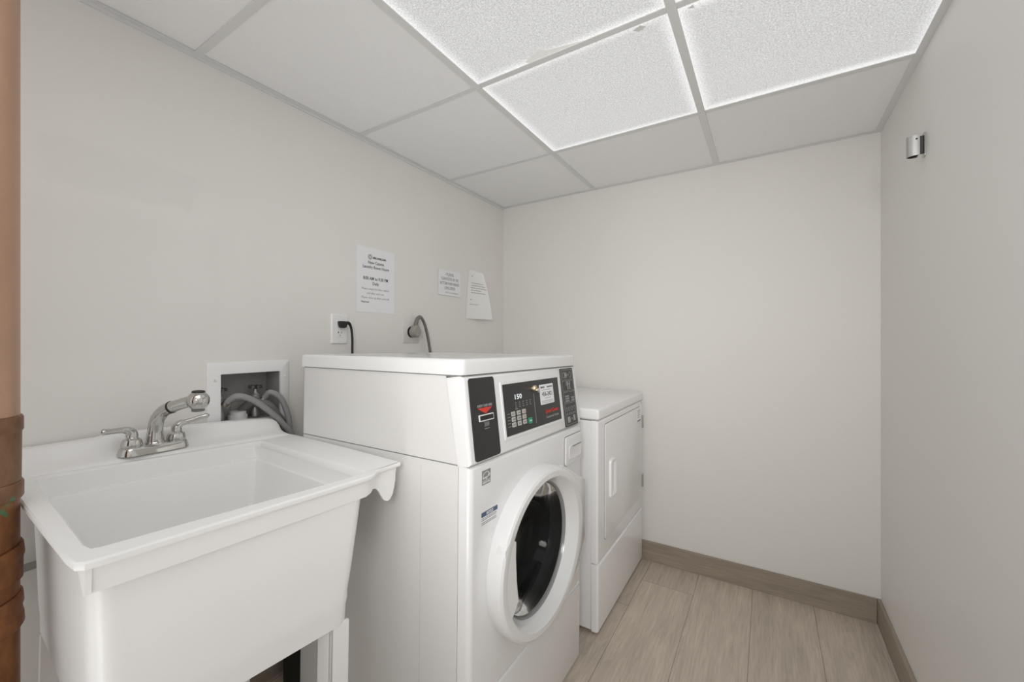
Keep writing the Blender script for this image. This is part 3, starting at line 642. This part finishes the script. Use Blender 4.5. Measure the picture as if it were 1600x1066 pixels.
# ------------------------------------------------------------------ faucet
fa = R(8); FM = SM @ frame((.2542, .6150, .0125), (math.cos(fa), math.sin(fa), 0), (-math.sin(fa), math.cos(fa), 0), (0, 0, 1))
fau = thing('faucet', 'chrome two-handle faucet with pull-out sprayer on the laundry tub', 'faucet', FM)
bm = bmesh.new()
def fb(i, z, x=.081, y=.028): return [Vector((a, b_, z)) for a, b_ in rrect(-x+i, x-i, -y+i, y-i, y-i-.001, 8)]
loft(bm, [fb(0, -.002), fb(.0005, .003), fb(.004, .014), fb(.006, .0175), fb(.009, .019)], True, True); part('base_plate', bm, M_chrome, fau)
bm = bmesh.new()
tube(bm, [(0, 0, .012), (0, 0, .03), (0, -.001, .055), (.001, -.008, .082), (.006, -.028, .104), (.013, -.052, .116)], [.0205, .0195, .0175, .0168, .0162, .016], 24, 8)
lathe(bm, [(.023, .015), (.0225, .021), (.0205, .024)], 24); spo = part('spout', bm, M_chrome, fau)
bm = bmesh.new(); tube(bm, [(.0128, -.051, .1155), (.0142, -.0555, .1175)], .0166, 24, 1); part('spout_seal', bm, M_black, spo)
bm = bmesh.new(); tube(bm, [(.0140, -.055, .1173), (.022, -.075, .1245), (.034, -.100, .133), (.040, -.114, .136)], [.0155, .0145, .0150, .018], 24, 8)
spr = part('spray_head', bm, M_chrome, fau)
bc = Vector((.044, -.122, .136)); dsp = Vector((.30, -.50, .22)).normalized()
bm = bmesh.new(); bmesh.ops.create_uvsphere(bm, u_segments=28, v_segments=18, radius=.0262, matrix=Matrix.Translation(bc)); part('spray_ball', bm, M_chrome, spr)
bm = bmesh.new(); lathe(bm, [(.0160, .0207), (.0145, .0255), (.008, .0268)], 24, Matrix.Translation(bc)); part('spray_button', bm, M_black, spr)
bm = bmesh.new(); lathe(bm, [(.0150, -.0215), (.0150, -.0275), (.013, -.0285)], 24, Matrix.Translation(bc), True, True); part('spray_nozzle', bm, M_hose_d, spr)
for sx in (-1, 1):
    cx = .0515*sx
    bm = bmesh.new(); lathe(bm, [(.0205, .014), (.0225, .020), (.0225, .028), (.0195, .037), (.013, .041), (.0115, .045), (.0115, .05)], 26, Matrix.Translation((cx, 0, 0)))
    hd = part('valve_hub', bm, M_chrome, fau)
    e = Vector((-.115, -.012, .067)) if sx < 0 else Vector((.119, -.020, .077))
    bm = bmesh.new(); tube(bm, [(cx, 0, .044), (cx+.001*sx, 0, .053), (cx+.010*sx, -.001, .0615), (cx+.024*sx, -.003, .0645), tuple(Vector((cx, 0, .062)).lerp(e, .75)), tuple(e), tuple(e+Vector((.003*sx, 0, 0)))], [.0135, .0125, .0098, .0072, .0066, .0082, .0045], 18, 6)
    part('lever_handle', bm, M_chrome, hd)

# ------------------------------------------------------------------ washer outlet box with valves
ob = thing('washer_outlet_box', 'white plastic washer supply box recessed in the wall behind the sink', 'outlet box')
bm = bmesh.new()
fo_ = [Vector((x, y, z)) for y, z in rrect(-1.770, -1.501, .845, 1.096, .004, 2) for x in (0,)]
fi_ = [Vector((0, y, z)) for y, z in rrect(-1.731, -1.534, .902, 1.058, .002, 2)]
mv = lambda L, dx: [p+Vector((dx, 0, 0)) for p in L]
loft(bm, [mv(fo_, .0), mv(fo_, .006), mv([p+(Vector((0, -1.6355, .97))-p).normalized()*.003 for p in fo_], .008), mv(fi_, .008), mv(fi_, -.004)]); part('faceplate', bm, M_plastic, ob)
bm = bmesh.new(); loft(bm, [mv(fi_, -.002), mv(fi_, -.085)], False, True); part('recess', bm, M_boxin, ob)
for y, z in ((-1.748, 1.040), (-1.516, 1.038), (-1.748, .898), (-1.516, .898)):
    bm = bmesh.new(); lathe(bm, [(.004, 0), (.004, .002), (.002, .0025)], 12, Matrix.Translation((.008, y, z)) @ Matrix.Rotation(R(90), 4, 'Y')); part('screw', bm, M_tee, ob)
for y in (-1.715, -1.600):
    bm = bmesh.new(); lathe(bm, [(.013, .904), (.013, .93), (.011, .935), (.011, .955), (.015, .96), (.015, .978), (.009, .985), (.006, .99), (.006, 1.003)], 20, Matrix.Translation((-.035, y, 0)))
    tube(bm, [(-.035, y, .965), (-.012, y, .965)], .011, 14, 1); vb = part('valve_body', bm, M_brass, ob)
    bm = bmesh.new()
    for i in range(8):
        a = R(45*i); tube(bm, [(-.035, y, 1.004), (-.035+.021*math.cos(a), y+.021*math.sin(a), 1.006)], [.0035, .0055], 8, 1)
    lathe(bm, [(.006, .998), (.008, 1.001), (.008, 1.009), (.004, 1.011)], 12, Matrix.Translation((-.035, y, 0))); part('valve_wheel', bm, M_valveh, vb)
bm = bmesh.new(); lathe(bm, [(.030, .9025), (.030, .915), (.026, .918), (.026, .928), (.018, .929)], 24, Matrix.Translation((-.042, -1.655, 0))); part('drain_fitting', bm, M_plastic, ob)
bm = bmesh.new(); rbox(bm, -.084, -.08, -1.66, -1.56, .904, .955, .003, 2); part('support_clip', bm, M_pvc, ob)

def hose(name, pts, r, m, label, cat, collar=None, group=None):
    bm = bmesh.new(); tube(bm, pts, r, 16, 8); o = part(name, bm, m); tag(o, label, cat, group)
    if collar:
        p, q = Vector(pts[0]), Vector(pts[1]); d = (q-p).normalized(); bm = bmesh.new(); tube(bm, [tuple(p-d*.004), tuple(p+d*.010)], r*1.35, 18, 1); part('hose_coupling', bm, M_chrome, o)
    return o
hose('supply_hose', [(-.002, -1.711, .962), (.010, -1.707, .974), (.030, -1.690, .988), (.042, -1.650, .972), (.052, -1.600, .930), (.060, -1.555, .880), (.066, -1.518, .815), (.070, -1.505, .65), (.075, -1.48, .40)], .0098, M_hose,
     'light grey water hose from the left valve, crossing in front of the supply box', 'hose', True, 'water supply hoses')
hose('supply_hose', [(-.002, -1.592, .963), (.008, -1.586, .976), (.022, -1.578, .988), (.034, -1.552, .970), (.040, -1.532, .925), (.042, -1.520, .860), (.044, -1.512, .70), (.046, -1.50, .40)], .0098, M_hose,
     'grey water hose from the right valve, bending down the right of the supply box', 'hose', True, 'water supply hoses')
hose('drain_hose', [(-.048, -1.640, .925), (-.020, -1.615, .955), (.012, -1.582, .945), (.022, -1.556, .905), (.020, -1.530, .855), (.020, -1.515, .70), (.020, -1.49, .42)], .0155, M_hose_d,
     'thicker dark grey drain hose between the two water hoses', 'hose')

# ------------------------------------------------------------------ copper stack at the left
PX, PY = .300, -2.2605
pipe = thing('copper_pipe', 'vertical brown copper drain stack at the left edge with soldered fittings', 'pipe', Matrix.Translation((PX, PY, 0)))
def ring_(z0, z1, r, m, name, tilt=0, az=0, rr=.003):
    bm = bmesh.new(); lathe(bm, [(r-.006, z0-.001), (r-rr*.6, z0), (r, z0+rr), (r, z1-rr), (r-rr*.6, z1), (r-.006, z1+.001)], 48)
    if tilt:
        zc = (z0+z1)/2; T = Matrix.Translation((0, 0, zc)) @ Matrix.Rotation(R(tilt), 4, Vector((math.cos(az), math.sin(az), 0))) @ Matrix.Translation((0, 0, -zc)); bmesh.ops.transform(bm, matrix=T, verts=bm.verts[:])
    return part(name, bm, m, pipe)
bm = bmesh.new(); lathe(bm, [(.0545, 1.005), (.0545, H-.002)], 48); part('upper_pipe', bm, M_cop_up, pipe)
ring_(1.003, 1.031, .0590, M_cop_fit, 'collar')
bm = bmesh.new(); lathe(bm, [(.0560, .895), (.0568, 1.006)], 48); part('coupling', bm, M_cop_fit, pipe)
ring_(.885, .915, .0595, M_cop_fit, 'collar')
bm = bmesh.new(); lathe(bm, [(.0545, .0), (.0545, .890)], 48); part('lower_pipe', bm, M_cop_lo, pipe)
ring_(.775, .800, .0600, M_cop_lo, 'collar', 6, R(30)); bm = bmesh.new(); lathe(bm, [(.0585, .742), (.0588, .778)], 48); part('coupling', bm, M_cop_lo, pipe)
ring_(.690, .714, .0590, M_cop_lo, 'collar', 5, R(30)); ring_(.655, .677, .0600, M_cop_lo, 'collar', 5, R(30)); bm = bmesh.new(); lathe(bm, [(.0580, .668), (.0575, .700)], 48); part('coupling', bm, M_cop_lo, pipe)
bm = bmesh.new(); tube(bm, [(.030, -2.6, .632), (.030, -2.10, .650), (.030, -1.75, .664)], .009, 14, 1); tag(part('waste_pipe', bm, M_pvc), 'thin grey pipe on the wall seen between the copper stack and the sink', 'pipe')
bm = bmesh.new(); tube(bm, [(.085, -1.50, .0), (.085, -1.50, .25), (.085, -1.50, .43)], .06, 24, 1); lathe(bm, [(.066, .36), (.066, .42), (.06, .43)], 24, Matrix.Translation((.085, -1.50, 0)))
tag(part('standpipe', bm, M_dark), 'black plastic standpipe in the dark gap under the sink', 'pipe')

# ------------------------------------------------------------------ power outlets, plugs and cords
def wallM(x, y, z): return frame((x, y, z), (0, 1, 0), (0, 0, 1), (1, 0, 0))     # local x -> +Y, y -> +Z, z -> out of the left wall
ou = thing('power_outlet', 'white duplex power outlet with a black plug in its upper socket', 'power outlet', wallM(0, -1.283, 1.2110))
def plate(w, h, t, r=.004): 
    bm = bmesh.new(); f = lambda i, z: [Vector((a, b_, z)) for a, b_ in rrect(-w/2+i, w/2-i, -h/2+i, h/2-i, r, 3)]
    loft(bm, [f(0, 0), f(0, t*.5), f(.003, t)], True, True); return bm
part('cover_plate', plate(.076, .119, .007), M_plastic, ou)
bm = bmesh.new(); rbox(bm, -.0170, .0170, -.034, .034, .006, .0088, .001, 1); rc = part('receptacle', bm, M_plastic, ou)
bm = bmesh.new(); rbox(bm, -.0095, -.0070, -.018, -.010, .0080, .0091); rbox(bm, -.0095, -.0045, -.0148, -.0125, .0080, .0091); rbox(bm, .0065, .0085, -.018, -.010, .0080, .0091); rbox(bm, -.0025, .0025, -.0285, -.0235, .0080, .0091, .001, 1); part('socket_slots', bm, M_black, rc)
for s in (-1, 1):
    bm = bmesh.new(); lathe(bm, [(.003, .0065), (.003, .0078)], 10, Matrix.Translation((0, .049*s, 0))); part('screw', bm, M_tee, ou)
bpy.context.view_layer.update()
def cord(parent, pts, r, m, M, flat=1.0):
    bm = bmesh.new(); tube(bm, pts, r, 14, 8, flat)
    o = part('power_cord', bm, m, parent, M=parent.matrix_world.inverted() @ M); return o
pcM = wash.matrix_world.inverted() @ wallM(.0088, -1.283, 1.2110)
pc = cord(wash, [(.010, .022, .018), (.024, .024, .022), (.034, .012, .022), (.040, -.012, .022), (.043, -.05, .022), (.043, -.11, .022), (.043, -.30, .03)], [.008, .0065, .0052, .0048, .0048, .0048, .0048], M_black, wallM(.0088, -1.283, 1.2110)); pc['label'] = 'black power cord'
bm = bmesh.new(); prism(bm, [(-.013, .031), (.014, .031), (.020, .026), (.016, .007), (.004, .003), (-.008, .006), (-.012, .018)], lambda a, b_, c: Vector((a, b_, c)), .0005, .024, .003, 2); part('plug', bm, M_black, pc, M=pcM)
do = thing('dryer_outlet', 'square wall-coloured outlet plate behind the round grey plug', 'power outlet', wallM(0, -.868, 1.206))
part('cover_plate', plate(.112, .107, .005), mat('painted_plate', (.74, .725, .70, 1), .5, noise=(20, .01)), do)
bm = bmesh.new(); lathe(bm, [(.027, .004), (.027, .008), (.024, .009)], 28); part('socket', bm, M_black, do)
dcM = dry.matrix_world.inverted() @ wallM(.0092, -.868, 1.206)
dc = cord(dry, [(-.002, .022, .024), (.000, .042, .026), (.008, .062, .028), (.030, .072, .028), (.056, .052, .024), (.078, .012, .022), (.098, -.055, .022), (.110, -.12, .022), (.118, -.26, .022)], .0098, M_cord, wallM(.0092, -.868, 1.206), .72); dc['label'] = 'thick grey power cord'
bm = bmesh.new(); lathe(bm, [(.0245, .0), (.0255, .004), (.0255, .008)], 28); part('plug_rim', bm, M_black, dc, M=dcM)
bm = bmesh.new(); f = lambda sc, z: [Vector((a*sc, b_*sc, z)) for a, b_ in [(.0255*math.cos(t_), .0255*math.sin(t_)) if math.sin(t_) < .55 else (.020*math.cos(t_)*1.0, .033*math.sin(t_)) for t_ in (2*math.pi*i/32 for i in range(32))]]
loft(bm, [f(1, .006), f(1.02, .02), f(.98, .036), f(.88, .040)], True, True); part('plug', bm, M_plug, dc, M=dcM)

# ------------------------------------------------------------------ notices on the left wall
def wtext(parent, lines, size, x, y, m=M_ink, width=None, bold=0, z=.0009, align='CENTER', shear=0):
    return part('lettering', text_bm(lines, size, width, bold, 1.0, align, .00005, shear), m, parent, M=Matrix.Translation((x, y, z)))
n1 = thing('laundry_notice', 'tall white laundry room hours notice above the power outlet', 'notice', wallM(.0006, -1.085, 1.4270))
bm = bmesh.new(); rbox(bm, -.109, .109, -.141, .141, 0, .0006); part('sheet', bm, M_paper, n1)
wtext(n1, ['New Catania'], .0180, -.001, .0705, M_ink, .091, .0003); wtext(n1, ['Laundry Room Hours'], .0180, -.001, .0505, M_ink, .150, .0003)
wtext(n1, ['8:00 AM to 9:30 PM'], .0195, -.003, .0005, M_ink, .142, .0004); wtext(n1, ['Daily'], .0180, -.004, -.0205, M_ink, .036, .0003)
wtext(n1, ['Please empty lint filter before'], .0125, -.004, -.0425, M_inkg, .156); wtext(n1, ['and after each use.'], .0125, -.004, -.0615, M_inkg, .100)
wtext(n1, ['Please clean up after yourself'], .0125, -.004, -.0805, M_inkg, .158); wtext(n1, ['Happiness!'], .0105, -.086, -.0985, M_ink, .044, .0002, align='LEFT')
wtext(n1, ['BELWELLIN'], .0115, .018, .0945, M_ink, .076, .0006)
bm = bmesh.new()
for r0, r1 in ((.0125, .0112), (.009, .006)):
    A = [Vector((-.036+r0*math.cos(a), .100+r0*math.sin(a), .0009)) for a in (2*math.pi*i/28 for i in range(28))]; B = [Vector((-.036+r1*math.cos(a), .100+r1*math.sin(a), .0009)) for a in (2*math.pi*i/28 for i in range(28))]; loft(bm, [A, B])
for k in (-.004, 0, .004): rbox(bm, -.044, -.028, .100+k-.0006, .100+k+.0006, .0006, .0009)
part('round_logo', bm, M_inkg, n1)
n2 = thing('filter_notice', 'small white notice in capitals asking to clean the filter', 'notice', wallM(.0022, -.566, 1.4740))
bm = bmesh.new(); rbox(bm, -.098, .098, -.068, .068, 0, .0020, .0005, 1); part('sheet', bm, M_paper, n2)
for s, y, w in (('- PLEASE -', .0385, .086), ('CLEAN FILTER ON THE', .0145, .150), ('BOTTOM WHEN FINISHED', -.0105, .164), ('USING DRYER', -.0345, .092)): wtext(n2, [s], .0215, 0, y, M_inkg, w, .0002, .0023)
wtext(n2, ['Thank You, The Management'], .0105, .018, -.0545, M_inkg, .115, 0, .0023, shear=.2)
n3 = thing('curled_note', 'curling white note hanging loose beside the back corner', 'notice', wallM(.0015, -.388, 1.574))
def curl(u, v):    # u,v in 0..1 from the upper left corner
    w, h = .205, .283
    lift = (u**1.6)*(.020 + .030*v) + .006*math.sin(v*3.1)*u
    x = u*w*(1-.13*u*(1-v)*1.2) - .030*v; y = -v*h - .010*u*(1-v)*u - .0*u
    x -= .052*(u**2)*((1-v)**1.2)
    return Vector((x, y, lift))
bm = bmesh.new(); G = [[bm.verts.new(curl(i/14, j/18)) for i in range(15)] for j in range(19)]
for j in range(18):
    for i in range(14): bm.faces.new((G[j][i], G[j+1][i], G[j+1][i+1], G[j][i+1]))
bmesh.ops.recalc_face_normals(bm, faces=bm.faces[:])
bm.normal_update()
if sum(f.normal.z for f in bm.faces) < 0: bmesh.ops.reverse_faces(bm, faces=bm.faces[:])
part('sheet', bm, M_paperb, n3)
bm = bmesh.new(); random.seed(3)
def scribble(u0, u1, v, h=.011):
    u = u0
    while u < u1:
        w = random.uniform(.035, .11); e = min(u+w, u1); q = [curl(u, v), curl(e, v), curl(e, v+h), curl(u, v+h)]
        t = [bm.verts.new(p+Vector((0, 0, .0012))) for p in q]; bm.faces.new(t[::-1]); u = e+.018
for v, u1 in ((.255, .78), (.305, .86), (.355, .92), (.405, .62), (.455, .84)): scribble(.16, u1, v)
scribble(.15, .2, .11, .02); scribble(.14, .22, .60, .012); scribble(.12, .48, .70, .007); part('lettering', bm, M_inkg, n3)

# ------------------------------------------------------------------ bracket on the right wall
br = thing('wall_bracket', 'small shiny metal bracket screwed high on the right wall', 'bracket', frame((RW, -.588, 1.745), (0, -1, 0), (0, 0, 1), (-1, 0, 0)))
# local x -> -Y, y -> up, z -> out of the wall
bm = bmesh.new(); prism(bm, rrect(-.012, .012, -.036, .036, .006, 3), lambda a, b_, c: Vector((a, b_, c)), 0, .003, .0006, 1); part('back_plate', bm, M_steel, br)
bm = bmesh.new(); rbox(bm, -.006, .006, -.024, .028, .003, .014, .001, 1); part('neck', bm, mat('dark_metal', (.08, .08, .08, 1), .4, .6), br)
bm = bmesh.new()
prof = [(.017*math.sin(R(a)), .013+.026*(1+math.cos(R(a)))*.5*1.0) for a in range(-180, 181, 20)]
ou_, in_ = [], []
U = [(-.015, .013), (-.015, .026), (-.011, .035), (-.004, .039), (.004, .039), (.011, .035), (.015, .026), (.015, .013)]
Ui = [(a*.86, .013 + (b_-.013)*.90) for a, b_ in U]
loopz = lambda L, y: [Vector((a, y, b_)) for a, b_ in L]
prism(bm, U+Ui[::-1], lambda a, b_, c: Vector((a, c, b_)), -.030, .030); rbox(bm, -.014, .014, .026, .030, .013, .033); rbox(bm, -.014, .014, -.028, .028, .013, .0145)
cv = part('cover', bm, M_steel, br, sharp=50)
bm = bmesh.new(); lathe(bm, [(.0025, 0), (.0025, .0008)], 10, Matrix.Translation((.0152, .018, .020)) @ Matrix.Rotation(R(90), 4, 'Y')); part('set_screw', bm, M_black, cv)
